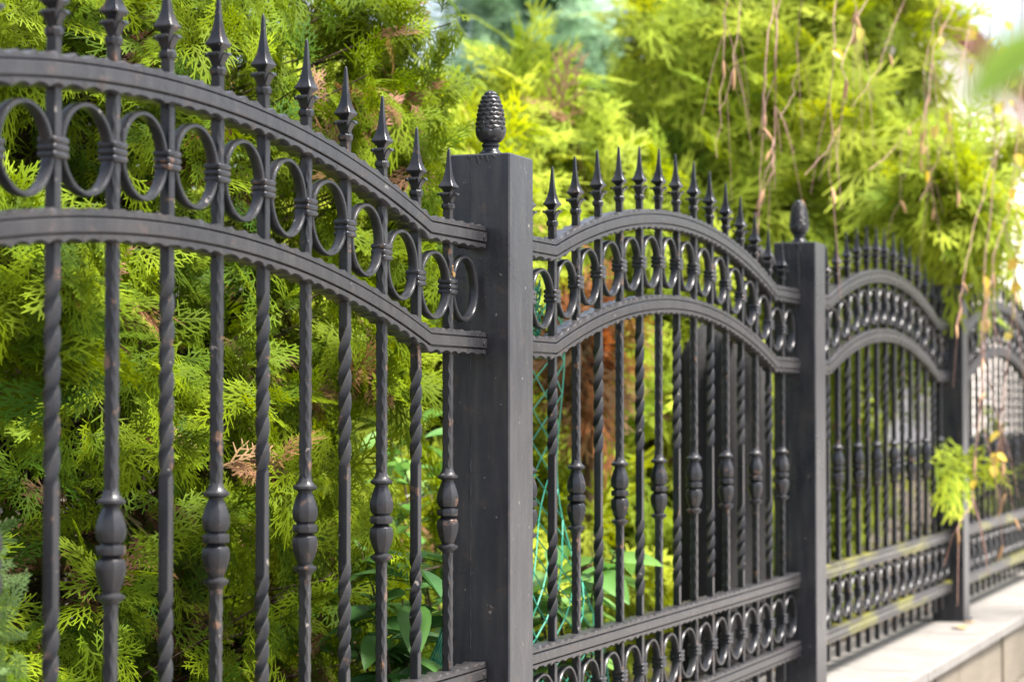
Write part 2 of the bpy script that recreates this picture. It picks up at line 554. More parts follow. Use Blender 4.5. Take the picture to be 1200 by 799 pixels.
def spike_mesh():
    """spear-shaped finial: square stem, collar, two flared tiers and a hollow-sided point; origin at rail top"""
    b = MB()
    def sq(z, h, hollow=0.0, ch=0.10):
        """square outline of half-side h whose sides are drawn in by hollow, corners blunt"""
        pts = []
        c = h * ch
        for q in range(4):
            ho = hollow * (1.25 if q % 2 else 0.45)
            for x, y in [(h, -(h - c)), (h * (1 - ho), 0.0), (h, h - c)]:
                for _ in range(q): x, y = -y, x
                pts.append((x, y, z))
        return pts
    mm = 0.001
    prof = [(-20, 5.8, 0, .12), (15, 5.8, 0, .12), (17.0, 6.2, 0, .25), (18.5, 8.0, 0, .45), (21.5, 8.9, 0, .5), (25, 8.6, 0, .5), (27.5, 6.8, 0, .45), (28.5, 5.4, 0, .3),
            (31, 5.0, 0, .2), (38, 4.8, 0, .2), (44, 5.0, 0, .2), (47, 6.2, 0, .12), (50, 9.0, 0.05, .08), (52.2, 11.3, 0.06, .06), (53.4, 11.6, 0.06, .06), (54.6, 11.2, 0.12, .06), (58, 9.2, 0.30, .06), (63, 7.2, 0.36, .07), (69, 5.7, 0.34, .08), (76, 4.5, 0.26, .1), (85, 3.5, 0.18, .12), (95, 2.7, 0.1, .16), (107, 2.0, 0.05, .2), (113, 1.4, 0, .3), (114.5, 0.7, 0, .4)]
    lobe = [(5.0, 28.5, 5.2), (6.2, 33, 5.4), (8.4, 37.5, 6.4), (11.0, 41.0, 7.4), (13.2, 42.4, 7.0), (14.6, 41.2, 5.2), (14.8, 39.4, 3.4)]
    for q in range(4):
        rings = []
        for i, (r_, z_, w_) in enumerate(lobe):
            p0 = np.array(lobe[max(i - 1, 0)][:2]); p1 = np.array(lobe[min(i + 1, len(lobe) - 1)][:2])
            t_ = (p1 - p0) / np.linalg.norm(p1 - p0); nr_ = np.array([-t_[1], t_[0]]) * 0.9
            ring = []
            for (rr, zz, ww) in ((r_ - nr_[0], z_ - nr_[1], w_), (r_ - nr_[0], z_ - nr_[1], -w_), (r_ + nr_[0], z_ + nr_[1], -w_), (r_ + nr_[0], z_ + nr_[1], w_)):
                x, y = rr, ww
                for _ in range(q): x, y = -y, x
                ring.append((x * mm, y * mm, zz * mm))
            rings.append(ring)
        b.loft(rings)
    b.loft([sq(z * mm, h * mm, ho, ch) for z, h, ho, ch in prof])
    return b.mesh('spike_finial', 24)
SPIKE = spike_mesh()

def ring_mesh():
    b = MB()
    n = 44
    th, dp, R = 0.0029, 0.0066, 0.0460
    prof = [(-th, -dp + .002), (-th + .0012, -dp), (th - .0012, -dp), (th, -dp + .002), (th, dp - .002), (th - .0012, dp), (-th + .0012, dp), (-th, dp - .002)]
    V, F = [], []
    for i in range(n):
        a = 2 * math.pi * i / n
        for dr, y in prof:
            V.append(((R + dr) * 1.04 * math.cos(a), y, (R + dr) * math.sin(a)))
    for i in range(n):
        for j in range(8):
            F.append((i * 8 + j, ((i + 1) % n) * 8 + j, ((i + 1) % n) * 8 + (j + 1) % 8, i * 8 + (j + 1) % 8))
    b.add(V, F)
    return b.mesh('ring', 35)
RING = ring_mesh()

def clasp_mesh():
    """three rounded bands wrapped round the bar and the two rings beside it"""
    b = MB()
    rings = []
    hx, hy = 0.0128, 0.0092
    for band in (-1, 0, 1):
        zc = band * 0.0074
        for q in range(7):
            t = -1 + 2 * q / 6
            bul = math.sqrt(max(0, 1 - t * t)) * 0.0018
            ax, ay, c = hx + bul, hy + bul, 0.0028
            z = zc + t * 0.0036
            rings.append([(ax, ay - c, z), (ax - c * .3, ay - c * .3, z), (ax - c, ay, z), (-ax + c, ay, z), (-ax + c * .3, ay - c * .3, z), (-ax, ay - c, z),
                          (-ax, -ay + c, z), (-ax + c * .3, -ay + c * .3, z), (-ax + c, -ay, z), (ax - c, -ay, z), (ax - c * .3, -ay + c * .3, z), (ax, -ay + c, z)])
    b.loft(rings)
    return b.mesh('ring_clasp', 40)
CLASP = clasp_mesh()

b = MB(); b.loft([[(.0042 * k * math.cos(a), -z, .0042 * k * math.sin(a)) for a in np.linspace(0, 2 * math.pi, 8, endpoint=False)] for z, k in ((0, 1), (.0015, 1), (.0028, .6), (.003, .1))])
RIVET = b.mesh('rivet', 40)

Z_UP, Z_LOW, Z_B1, Z_B2 = 0.270, 0.113, -0.373, -0.528       # rail tops relative to eye height, at their flat ends

def make_panel():
    root = empty('iron_fence', (C1, 0, ZC))
    def r(me, z, mat):
        o = link('rail', me, M['rail'], root, (0, 0, z))
        o['label'] = {Z_UP: 'arched upper rail below the spikes', Z_LOW: 'arched lower rail below the rings', Z_B1: 'straight rail above the bottom rings', Z_B2: 'straight lowest rail'}[z]
        for sx in (-1, 1):
            link('rivet', RIVET, M['iron'], o, (sx * (HALF - 0.012), -0.0155, -0.0185))
        return o
    r(RAIL_ARCH, Z_UP, None); r(RAIL_ARCH, Z_LOW, None); r(RAIL_FLAT, Z_B1, None); r(RAIL_FLAT, Z_B2, None)
    cache = {}
    for i in range(-7, 8):
        u = i * S
        h = float(arch(np.array(u)))
        top_u, low_u = Z_UP + h, Z_LOW + h - 0.037
        tw = (i % 2 == 0) == (7 % 2 == 1)   # ends (i = +-7) are balusters, so even places are twisted
        key = abs(i)
        if key not in cache:
            cache[key] = twisted_bar(top_u - 0.008, low_u) if i % 2 == 0 else hammered_bar(top_u - 0.008, low_u, key)
        bar = link('bar', cache[key], M['iron'], root, (u, 0, 0))
        if i % 2:
            link('baluster', BALUSTER, M['iron'], bar, (0, 0, BAL_Z), (0, 0, math.pi / 8 * 0 + random.uniform(-.06, .06)))
        sc = 0.90 if abs(i) == 7 else 1.0
        sp = link('spike_finial', SPIKE, M['iron'], bar, (0, 0, top_u - 0.001), (random.uniform(-.02, .02), random.uniform(-.02, .02), random.uniform(-.05, .05)))
        sp.scale = (1, 1, sc)
        link('ring_clasp', CLASP, M['iron'], root, (u, 0, (top_u - 0.037 + Z_LOW + h) / 2))
        link('ring_clasp', CLASP, M['iron'], root, (u, 0, (Z_B1 - 0.037 + Z_B2) / 2))
    for i in range(-8, 8):
        u = (i + .5) * S
        if abs(u) > 7.4 * S: u = math.copysign(7.47 * S, u)
        h = float(arch(np.array(u)))
        link('ring', RING, M['iron'], root, (u, 0, (Z_UP - 0.037 + Z_LOW) / 2 + h), (0, 0, random.uniform(-.03, .03)))
        link('ring', RING, M['iron'], root, (u, 0, (Z_B1 - 0.037 + Z_B2) / 2), (0, 0, random.uniform(-.03, .03)))
    return root

panel = make_panel()
panels = [panel] + [copy_tree(panel) for _ in range(3)]
PL = ['dark wrought iron fence panel in front of the tall dense thuja with dry brown sprigs',
      'dark wrought iron fence panel with a green net knotted behind its post end',
      'dark wrought iron fence panel with yellow moss on its straight rails under overhanging thuja',
      'dark wrought iron fence panel beyond the mossy one, pale house behind it']
for k, p in enumerate(panels):
    p.location = (C1 + k * BAY, 0, ZC)
    tag(p, PL[k], 'fence', 'arched iron fence panels in a row')
    if k >= 2:
        for ch in p.children:
            if ch.name.startswith('rail') and ch.location.z < 0:
                ch.material_slots[0].link = 'OBJECT'
                ch.material_slots[0].material = M['rail_moss']

# posts
PW = 0.050
HP = 0.377
def pinecone_mesh():
    n, mm = 64, 0.001
    base = [(0, 17.5), (1.2, 18.5), (4.5, 18.3), (6, 17.2), (8, 14.5), (11, 12.4), (14, 11.6), (15.2, 13.0), (17.4, 13.6), (19.2, 13.0), (20.2, 11.6), (21, 11.6)]
    b = MB()
    rings = []
    for z, r in base:
        rings.append([(r * mm * math.cos(2 * math.pi * q / n), r * mm * math.sin(2 * math.pi * q / n), z * mm) for q in range(n)])
    # cup of petals
    for z, r in ((22.5, 14.5), (25, 17.5), (28, 19.8), (31.5, 21.6), (35, 22.7), (38, 23.0), (40.5, 22.3), (42, 20.8)):
        t = (z - 22.5) / 19.5
        rr = []
        for q in range(n):
            a = 2 * math.pi * q / n
            pet = abs(math.sin(3.5 * a)) ** 0.5
            dz = (pet - 0.75) * 6.0 * t
            k = r * (0.93 + 0.09 * pet)
            rr.append((k * mm * math.cos(a), k * mm * math.sin(a), (z + dz) * mm))
        rings.append(rr)
    # cone of scales, rows turned by half a scale
    rows = 9
    z0, z1 = 40.0, 99.5
    for i in range(rows):
        for t in (0.02, 0.2, 0.42, 0.66, 0.84, 0.96):
            f = (i + t) / rows
            z = z0 + (z1 - z0) * (f ** 0.94)
            R = 21.0 * math.sqrt(max(0.0, 1 - (max(0, f - 0.02)) ** 2.3)) * (1 - .12 * f) + 1.0
            step = [0.0, 0.85, 1.45, 1.75, 1.35, 0.2][(0.02, 0.2, 0.42, 0.66, 0.84, 0.96).index(t)]
            rr = []
            ns = 11 if i < 6 else 8
            for q in range(n):
                a = 2 * math.pi * q / n
                wv = abs(math.cos(ns * a / 2 + (math.pi / 2 if i % 2 else 0)))
                k = max(0.6, R - 1.2 + step * (0.45 + 1.35 * wv))
                rr.append((k * mm * math.cos(a), k * mm * math.sin(a), (z + (0.5 - wv) * 3.2 * min(1, 1.3 - f)) * mm))
            rings.append(rr)
    rings.append([(0.5 * mm * math.cos(2 * math.pi * q / n), 0.5 * mm * math.sin(2 * math.pi * q / n), 0.1015) for q in range(n)])
    b.loft(rings)
    return b.mesh('pinecone_finial', 60)
PINE = pinecone_mesh()

def make_post():
    root = empty('fence_post', (POST1, 0, COPING_Z))
    H = HP + ZC - COPING_Z
    b = MB(); b.box(-PW, PW, -PW, PW - .002, 0.0006, H, 0.0022)
    link('shaft', b.mesh('shaft', 30), M['post'], root)
    b = MB(); b.box(-PW - .009, PW + .009, -PW - .009, PW + .007, 0.001, 0.007, 0.001)
    link('base_plate', b.mesh('base_plate'), M['post'], root)
    # weld seam down the side that meets the rails
    r = random.Random(5)
    b = MB()
    pts, rad = [], []
    z = 0.02
    while z < H - 0.004:
        pts.append((-PW + 0.0001, 0.012 + r.uniform(-.0005, .0005), z)); rad.append(0.0006 + (r.random() ** 5) * 0.0016)
        z += r.uniform(0.004, 0.009)
    b.tube(pts, rad, 6)
    link('weld_seam', b.mesh('weld_seam', 60), M['post'], root)
    link('pinecone_finial', PINE, M['iron'], root, (0, 0, H))
    return root
post0 = make_post()
posts = [post0] + [copy_tree(post0) for _ in range(4)]
PP = [(1, 'dark square iron fence post with green net behind and a wavy-scaled pinecone finial'),
      (2, 'dark square iron fence post with a long black drip below its pinecone finial'),
      (3, 'dark square iron fence post whose top is hidden by overhanging thuja branches'),
      (4, 'dark square iron fence post at the end of the panel before the pale house'),
      (0, 'dark square iron fence post at the start of the panel before the tall thuja')]
def drip(parent, y, z0, length, w, seed):
    r = random.Random(seed)
    b = MB(); rings = []
    n = 14
    yy = y
    for i in range(n + 1):
        t = i / n
        yy += r.uniform(-.0006, .0006) - .00035
        hw = w * (0.6 + 0.4 * r.random()) * (1 if t < .85 else (1 - t) / .15 + .05)
        z = z0 - length * t
        rings.append([(0.0, yy - hw, z), (-.0008, yy - hw * .5, z), (-.0008, yy + hw * .5, z), (0.0, yy + hw, z)])
    b.loft(rings)
    return link('paint_drip', b.mesh('paint_drip', 60), M['drip'], parent, (-PW - .0001, 0, 0))
for p, (k, lab) in zip(posts, PP):
    p.location = (POST1 + (k - 1) * BAY, 0, COPING_Z)
    tag(p, lab, 'fence post', 'square iron fence posts')
H = HP + ZC - COPING_Z
for k, (y, l) in enumerate([(-.012, .010), (.004, .014), (.016, .007), (-.002, .006), (-.022, .006)]):
    drip(posts[0], y, H - .0025, l, 0.0032, k)
drip(posts[1], -0.008, H - .0025, 0.145, 0.0026, 11)
drip(posts[1], -0.005, H - .0025, 0.018, 0.0055, 12)

# ------------------------------------------------------------------ conifer foliage
def spray_template(r, L, n_lat, seg, sec, wid, droop, lat_len=0.50, ang0=52):
    """a flat frond along +x: ribbons for axis, side shoots and their shoots. returns verts, quads, t (0 base..1 tip)"""
    V, F, T = [], [], []
    def ribbon(p, ang, l, w0, w1, n, curve, t0, t1):
        x, y = p
        base = len(V)
        pts = []
        for i in range(n + 1):
            t = i / n
            a = ang + curve * t
            w = (w0 * (1 - t) + w1 * t) * (1.0 if i < n else 0.55)
            nx, ny = -math.sin(a), math.cos(a)
            zz = r.uniform(-.25, .25) * wid
            V.append((x + nx * w / 2, y + ny * w / 2, zz)); V.append((x - nx * w / 2, y - ny * w / 2, zz + r.uniform(-.35, .35) * w))
            T.append(t0 + (t1 - t0) * t); T.append(t0 + (t1 - t0) * t)
            pts.append((x, y, a))
            x += math.cos(a) * l / n; y += math.sin(a) * l / n
        for i in range(n):
            F.append((base + 2 * i, base + 2 * i + 1, base + 2 * i + 3, base + 2 * i + 2))
        return pts
    main = ribbon((0, 0), 0, L, wid * 1.1, wid * .8, 5, r.uniform(-.25, .25), 0.0, 1.0)
    for k in range(n_lat):
        t = 0.12 + 0.82 * (k + r.uniform(-.3, .3)) / n_lat
        i = min(int(t * 5), 4); fr = t * 5 - i
        x = main[i][0] * (1 - fr) + main[i + 1][0] * fr; y = main[i][1] * (1 - fr) + main[i + 1][1] * fr
        a0 = main[i][2]
        side = 1 if k % 2 else -1
        ll = L * lat_len * (1 - t) ** 0.7 * r.uniform(.75, 1.15) + L * 0.10
        aa = a0 + side * math.radians(r.uniform(ang0 - 10, ang0 + 6) - 14 * t)
        lp = ribbon((x, y), aa, ll, wid, wid * .7, seg, -side * r.uniform(.1, .45), 0.25 + .5 * t, 1.0)
        ns = int(sec * ll / (L * lat_len) + .5)
        for q in range(ns):
            tt = 0.22 + 0.70 * (q + r.uniform(-.2, .2)) / max(ns, 1)
            j = min(int(tt * seg), seg - 1); f2 = tt * seg - j
            sx = lp[j][0] * (1 - f2) + lp[j + 1][0] * f2; sy = lp[j][1] * (1 - f2) + lp[j + 1][1] * f2
            s2 = 1 if q % 2 else -1
            sl_ = ll * (0.42 * (1 - tt) + 0.14) * r.uniform(.8, 1.2)
            ribbon((sx, sy), lp[j][2] + s2 * math.radians(r.uniform(36, 52)), sl_, wid * .95, wid * .7, 1, 0, .6, 1.0)
    V = np.array(V); T = np.array(T)
    V[:, 2] -= droop * V[:, 0] ** 2 / L + 0.6 * droop * V[:, 1] ** 2 / L
    return V, np.array(F), T

rt = random.Random(11)
T_NEAR = [spray_template(rt, 0.080 * rt.uniform(.75, 1.3), 11, 2, 4, 0.0031, rt.uniform(.1, 1.0), .55, rt.uniform(40, 54)) for _ in range(14)]
T_MID = [spray_template(rt, 0.16 * rt.uniform(.8, 1.25), 9, 2, 3, 0.0068, rt.uniform(.3, 1.2), .5) for _ in range(8)]
T_FAR = [spray_template(rt, 0.22 * rt.uniform(.8, 1.2), 10, 1, 3, 0.010, rt.uniform(.2, .8)) for _ in range(8)]
T_JUN = [spray_template(rt, 0.06 * rt.uniform(.8, 1.2), 22, 1, 3, 0.0016, rt.uniform(-.1, .3), 0.30, 45) for _ in range(6)]

def unit(a): return a / (np.linalg.norm(a, axis=-1, keepdims=True) + 1e-9)

def foliage(name, templates, P, D, Nn, scale, col_base, col_tip, seed):
    """one mesh holding a frond at every P, pointing along D with its face towards Nn"""
    g = np.random.default_rng(seed)
    D = unit(D); Nn = unit(Nn - D * (Nn * D).sum(-1, keepdims=True)); B = np.cross(Nn, D)
    which = g.integers(0, len(templates), len(P))
    VV, FF, CC = [], [], []
    off = 0
    for k, (tv, tf, tt) in enumerate(templates):
        m = np.nonzero(which == k)[0]
        if not len(m): continue
        s = scale[m][:, None, None]
        W = (tv[None, :, 0:1] * D[m][:, None] + tv[None, :, 1:2] * B[m][:, None] + tv[None, :, 2:3] * Nn[m][:, None]) * s + P[m][:, None]
        C = col_base[m][:, None] * (1 - tt[None, :, None]) + col_tip[m][:, None] * tt[None, :, None]
        VV.append(W.reshape(-1, 3)); CC.append(C.reshape(-1, 3))
        FF.append((tf[None] + (off + np.arange(len(m)) * len(tv))[:, None, None]).reshape(-1, 4))
        off += len(m) * len(tv)
    return mesh_np(name, np.concatenate(VV), np.concatenate(FF), np.concatenate(CC))

def wobble(g, n=7, lo=2.0, hi=9.0):
    ks = g.normal(size=(n, 3)); ks = unit(ks) * g.uniform(lo, hi, (n, 1)); ph = g.uniform(0, 6.28, n); am = 1 / np.linalg.norm(ks, axis=1)
    am /= am.sum()
    return lambda P: (np.sin(P @ ks.T + ph) * am).sum(-1) * 1.8

def thuja(name, label, cx, cy, R, z0, z1, n_clusters, per, templates, spray_s, green, yellow, seed, dead=0.06, arc=(-math.pi, math.pi),
          lump=0.14, cat='conifer', group=None, depth=0.30, power=0.55, clip=None, dead_spots=(), lo_hi=(2.5, 9), trunk_r=0.06, branch_frac=0.5, inner=9.0, skirt=None, gap=-9.0, core=0, boughs=(), core_t=None):
    g = np.random.default_rng(seed)
    root = empty(name, (cx, cy, 0.47))
    tag(root, label, cat, group)
    wob = wobble(g, 8, *lo_hi)
    th = g.uniform(arc[0], arc[1], n_clusters)
    hz = g.uniform(0, 1, n_clusters) ** 0.95
    z = z0 + (z1 - z0) * hz
    prof = np.clip((1 - hz), 0, 1) ** power * np.clip(0.72 + hz * 2.2, 0, 1)
    o = np.stack([np.cos(th), np.sin(th), np.zeros_like(th)], -1)
    P0 = np.stack([cx + o[:, 0] * R * prof, cy + o[:, 1] * R * prof, z], -1)
    lumpv = wob(P0)
    dep = g.uniform(0, 1, n_clusters) ** 1.6 * depth
    Rz = R * prof
    if skirt is not None:
        Rz = Rz * (skirt[2] + (1 - skirt[2]) * np.clip((z - skirt[0]) / (skirt[1] - skirt[0]), 0, 1))
    rad = np.maximum(Rz + lump * lumpv - dep, 0.03)
    P0 = np.stack([cx + o[:, 0] * rad, cy + o[:, 1] * rad, z], -1)
    if True:
        keep = (lumpv > gap) | (dep > depth * .55)
        P0, o, dep, lumpv, z, hz = P0[keep], o[keep], dep[keep], lumpv[keep], z[keep], hz[keep]
    for (bx, by, bz, br_, bn) in boughs:                    # boughs that reach out of the crown
        q = g.normal(size=(bn, 3)) * np.array([1.0, .8, .55]) * br_ * .55
        P0 = np.concatenate([P0, np.array([bx, by, bz]) + q]); o = np.concatenate([o, unit(np.array([-.35, -1.0, 0.1]) + g.normal(size=(bn, 3)) * .3)])
        dep = np.concatenate([dep, np.zeros(bn)]); lumpv = np.concatenate([lumpv, g.uniform(-.2, .8, bn)]); z = np.concatenate([z, np.full(bn, bz)]); hz = np.concatenate([hz, np.full(bn, .5)])
    n = len(P0)
    # a limb direction for each cluster: out and up, the fronds spread to both sides and hang at the tip
    out = o * 1.0 + np.array([0, 0, 0.25]) + g.normal(size=(n, 3)) * 0.25
    out = unit(out)
    tang = np.cross(o, np.array([0, 0, 1.0])[None]); up = np.array([0, 0, 1.0])[None]
    phi = g.normal(-math.pi / 2 * 0.25, 1.5, n)
    lead = np.cos(phi)[:, None] * tang * np.where(g.random(n) < .5, 1, -1)[:, None] + np.sin(phi)[:, None] * up
    P = np.repeat(P0, per, 0); O = np.repeat(o, per, 0); OUT = np.repeat(out, per, 0); LD = np.repeat(lead, per, 0); TG = np.repeat(tang, per, 0)
    m = len(P)
    a = g.normal(0, 0.75, m)[:, None]
    perp = unit(np.cross(O, LD))
    D = unit(LD * np.cos(a) + perp * np.sin(a)) * 1.0 + OUT * g.uniform(0.3, 1.3, (m, 1))
    Nn = O * 0.75 + np.array([0, 0, 0.8]) + g.normal(size=(m, 3)) * 0.42
    P = P + g.normal(size=(m, 3)) * 0.022 * spray_s - unit(D) * 0.02 * spray_s
    sc = spray_s * g.uniform(0.7, 1.25, m)
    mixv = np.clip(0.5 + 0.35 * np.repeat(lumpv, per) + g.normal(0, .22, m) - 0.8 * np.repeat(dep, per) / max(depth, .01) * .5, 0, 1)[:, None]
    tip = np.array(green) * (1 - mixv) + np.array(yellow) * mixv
    basec = tip * 0.42  # frond bases painted darker, as shade beneath the lit tips
    isdead = np.repeat(g.random(n) < dead * .5, per) | (g.random(m) < dead * .35)
    for (sx, sy, sz, sr) in dead_spots:
        dd = np.linalg.norm(P - np.array([sx, sy, sz]), axis=1)
        isdead |= (dd < sr * g.uniform(.35, 1.15, m))
    isin = np.repeat(dep, per) > inner * g.uniform(.95, 1.7, m)          # dry brown fronds deep in the crown, darkened further to paint its shade
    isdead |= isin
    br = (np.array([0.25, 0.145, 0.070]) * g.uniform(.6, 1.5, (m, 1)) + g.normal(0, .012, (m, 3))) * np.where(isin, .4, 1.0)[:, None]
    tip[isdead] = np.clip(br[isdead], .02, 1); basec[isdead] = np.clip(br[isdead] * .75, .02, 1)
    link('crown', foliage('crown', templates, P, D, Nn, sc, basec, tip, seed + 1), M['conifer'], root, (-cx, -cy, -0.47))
    if core:                                                # dark inner fronds added to block light and blacken the gaps
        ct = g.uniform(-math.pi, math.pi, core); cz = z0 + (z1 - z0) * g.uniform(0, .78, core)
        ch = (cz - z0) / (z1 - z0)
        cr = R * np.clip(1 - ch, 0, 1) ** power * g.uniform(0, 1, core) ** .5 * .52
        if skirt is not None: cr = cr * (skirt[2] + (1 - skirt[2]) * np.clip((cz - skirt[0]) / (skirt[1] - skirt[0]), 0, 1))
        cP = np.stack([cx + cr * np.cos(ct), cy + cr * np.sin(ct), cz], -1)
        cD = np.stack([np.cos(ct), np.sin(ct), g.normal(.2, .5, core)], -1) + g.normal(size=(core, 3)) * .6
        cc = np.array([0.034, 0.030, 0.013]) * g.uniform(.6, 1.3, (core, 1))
        link('shade_core_foliage', foliage('shade_core_foliage', core_t or T_FAR, cP, cD, g.normal(size=(core, 3)), g.uniform(.8, 1.4, core), cc, cc, seed + 5), M['conifer'], root, (-cx, -cy, -0.47))
    # limbs from the trunk to the clusters
    nb = int(n * branch_frac)
    b = MB()
    idx = g.permutation(n)[:nb]
    for q in idx:
        e = P0[q]; s = np.array([cx + (e[0] - cx) * .25, cy + (e[1] - cy) * .25, max(z0 * .9, e[2] - 0.25 * g.random() - .05)])
        mid = (s + e) / 2 + np.array([0, 0, -0.04]) + g.normal(0, .02, 3)
        b.tube([s, mid, e], [0.0055 * spray_s, 0.0038 * spray_s, 0.0016 * spray_s], 3, False)
    link('branches', b.mesh('branches', 179), M['dark_bark'], root, (-cx, -cy, -0.47))
    b = MB()
    zz = np.linspace(0.40, z1 * 0.96, 12)
    b.tube([(cx + .02 * math.sin(3 * q), cy + .02 * math.cos(2.3 * q), q) for q in zz], [trunk_r * (1 - .85 * i / 11) + .004 for i in range(12)], 9)
    link('trunk', b.mesh('trunk', 60), M['bark'], root, (-cx, -cy, -0.47))
    return root

G1, Y1 = (0.036, 0.088, 0.006), (0.172, 0.235, 0.005)
# the tall thuja behind the first panel
def dsp(px, py, Y, r):
    p = ray_at(px, py, Y); return (p[0], p[1], p[2], r)
spots = [dsp(425, 95, .42, .09), dsp(395, 160, .38, .09), dsp(455, 140, .45, .08), dsp(350, 20, .34, .10), dsp(205, 455, .30, .09), dsp(235, 340, .30, .07), dsp(262, 730, .27, .10), dsp(20, 740, .28, .06), dsp(160, 455, .28, .05), dsp(240, 20, .32, .06), dsp(465, 5, .45, .06), dsp(390, 430, .34, .07)]
TB = [(*ray_at(px, py, Y), r, n) for px, py, Y, r, n in ((25, 300, .32, .13, 20), (20, 400, .31, .13, 20), (110, 330, .31, .10, 10), (440, 30, .45, .14, 30), (475, 110, .45, .10, 16), (440, 150, .42, .13, 26), (470, 190, .42, .10, 18), (485, 260, .40, .10, 16), (470, 330, .36, .10, 14), (430, 420, .34, .10, 14))]
thuja('thuja_tree', 'tall dense green thuja with dry brown sprigs behind the first fence panel', 3.28, 1.24, 0.98, 0.45, 2.35, 2450, 6, T_NEAR, 0.88, G1, Y1, 21,
      dead=0.03, arc=(-math.pi * 1.05, 0.35), lump=0.20, depth=0.42, power=0.18, dead_spots=spots, lo_hi=(11, 25), branch_frac=.2, inner=0.26, gap=-0.14, core=800, boughs=TB, core_t=T_MID)

# neighbouring thujas along the fence
G2, Y2 = (0.14, 0.225, 0.018), (0.39, 0.45, 0.045)
def over(P): return (P[:, 1] > 0.22) | (P[:, 2] > ZC + 0.22)
row = [(5.6, 1.45, 0.75, 2.22, 430, 'broad yellow-green thuja behind the panel with the green net', None),
       (6.7, 1.30, 0.78, 2.25, 450, 'yellow-green thuja behind the fence post with the long black drip', None),
       (7.75, 0.85, 1.05, 3.0, 880, 'bushy thuja spreading over the mossy fence panel', (1.2, 1.75, 0.38)),
       (9.35, 1.60, 0.90, 3.2, 560, 'tall bushy thuja hung about with birch twigs, before the pale house', None),
       (9.6, 0.30, 0.20, 1.08, 40, 'low young thuja behind the last fence panel', None)]
def bough(px, py, Y, r, n): p = ray_at(px, py, Y); return (p[0], p[1], p[2], r, n)
BOUGHS = [bough(1130, 250, -.06, .13, 15), bough(1080, 205, .04, .12, 12), bough(1150, 195, -.04, .15, 16), bough(1145, 305, -.07, .07, 4), bough(1108, 535, -.01, .02, 2)]
for k, (cx, cy, R, z1, nc, lab, cl) in enumerate(row):
    thuja('thuja_tree', lab, cx, cy, R, 0.45, z1, nc, 5, T_MID, 1.15, G2, Y2, 40 + k, dead=0.012, arc=(-math.pi * 1.1, 0.45), lump=0.20 * min(1, R / .7), depth=0.40 * min(1, R / .7),
          group='thujas along the fence', power=0.34, lo_hi=(4, 12), branch_frac=.15, inner=.30, skirt=cl, gap=-.3, core=int(260 * R), boughs=BOUGHS if k == 2 else ())
# second rank
for k, (cx, cy, R, z1, lab) in enumerate([(9.5, 2.35, 0.9, 2.35, 'loose yellow-green thuja in the second rank, nearer the blue-green conifer'),
                                          (11.2, 2.3, 1.0, 2.6, 'loose yellow-green thuja in the second rank, nearer the pale house')]):
    thuja('thuja_tree', lab, cx, cy, R, 0.45, z1, 330, 5, T_FAR, 1.0, G2, (0.34, 0.42, 0.05), 60 + k, dead=0.0, arc=(-math.pi * 1.1, 0.4), lump=0.25, depth=0.4, power=0.4, lo_hi=(3, 7), branch_frac=.2)
# blue-green conifer far behind
thuja('cypress_tree', 'blue-green drooping conifer far behind the yellow-green thujas', 12.6, 3.55, 1.15, 0.45, 4.0, 560, 5, T_FAR, 1.3, (0.15, 0.27, 0.15), (0.27, 0.42, 0.25), 80,
      dead=0.0, arc=(-math.pi * 1.2, 0.6), lump=0.25, depth=0.5, power=0.5, lo_hi=(2, 5), trunk_r=.15, branch_frac=.2)
# juniper at the foot of the fence
thuja('juniper_bush', 'small grey-green juniper at the foot of the fence', 2.13, 0.29, 0.17, 0.47, 1.07, 360, 6, T_JUN, 1.0, (0.11, 0.19, 0.065), (0.20, 0.30, 0.11), 90,
      dead=0.01, lump=0.03, depth=0.08, power=0.45, lo_hi=(8, 20), cat='juniper', trunk_r=.015)

# dry orange-brown thuja standing behind the netted panel
thuja('dead_thuja', 'dry orange-brown dead thuja between the green ones', 5.65, 0.72, 0.10, 1.22, 1.52, 26, 5, T_MID, 0.9, (0.3, 0.13, 0.05), (0.34, 0.16, 0.07), 95,
      dead=1.0, lump=0.08, depth=0.2, power=0.4, lo_hi=(4, 9), trunk_r=.04)

# ------------------------------------------------------------------ broad-leaved shrubs
def leaf_mesh(L, W, fold=0.25, curl=0.2, n=8):
    b = MB()
    V, F = [], []
    for i in range(n + 1):
        t = i / n
        w = W * (math.sin(math.pi * min(1, t ** 0.8)) ** 0.8) * (1 - .1 * t) / 2 + 0.0004
        x = L * t; zc = -curl * L * t * t
        V += [(x, -w, zc + fold * w), (x, -w * .5, zc + fold * w * .35), (x, 0, zc), (x, w * .5, zc + fold * w * .35), (x, w, zc + fold * w)]
    for i in range(n):
        for j in range(4):
            F.append((i * 5 + j, i * 5 + j + 1, (i + 1) * 5 + j + 1, (i + 1) * 5 + j))
    b.add(V, F)
    b.tube([(-.012, 0, .002), (0, 0, 0), (L * .9, 0, -curl * L * .81 + .0004)], [.0009, .0009, .0003], 4)
    return b.mesh('leaf', 50)
LEAVES = [leaf_mesh(.062, .030, .3, .2), leaf_mesh(.072, .036, .2, .45), leaf_mesh(.055, .031, .45, .1)]

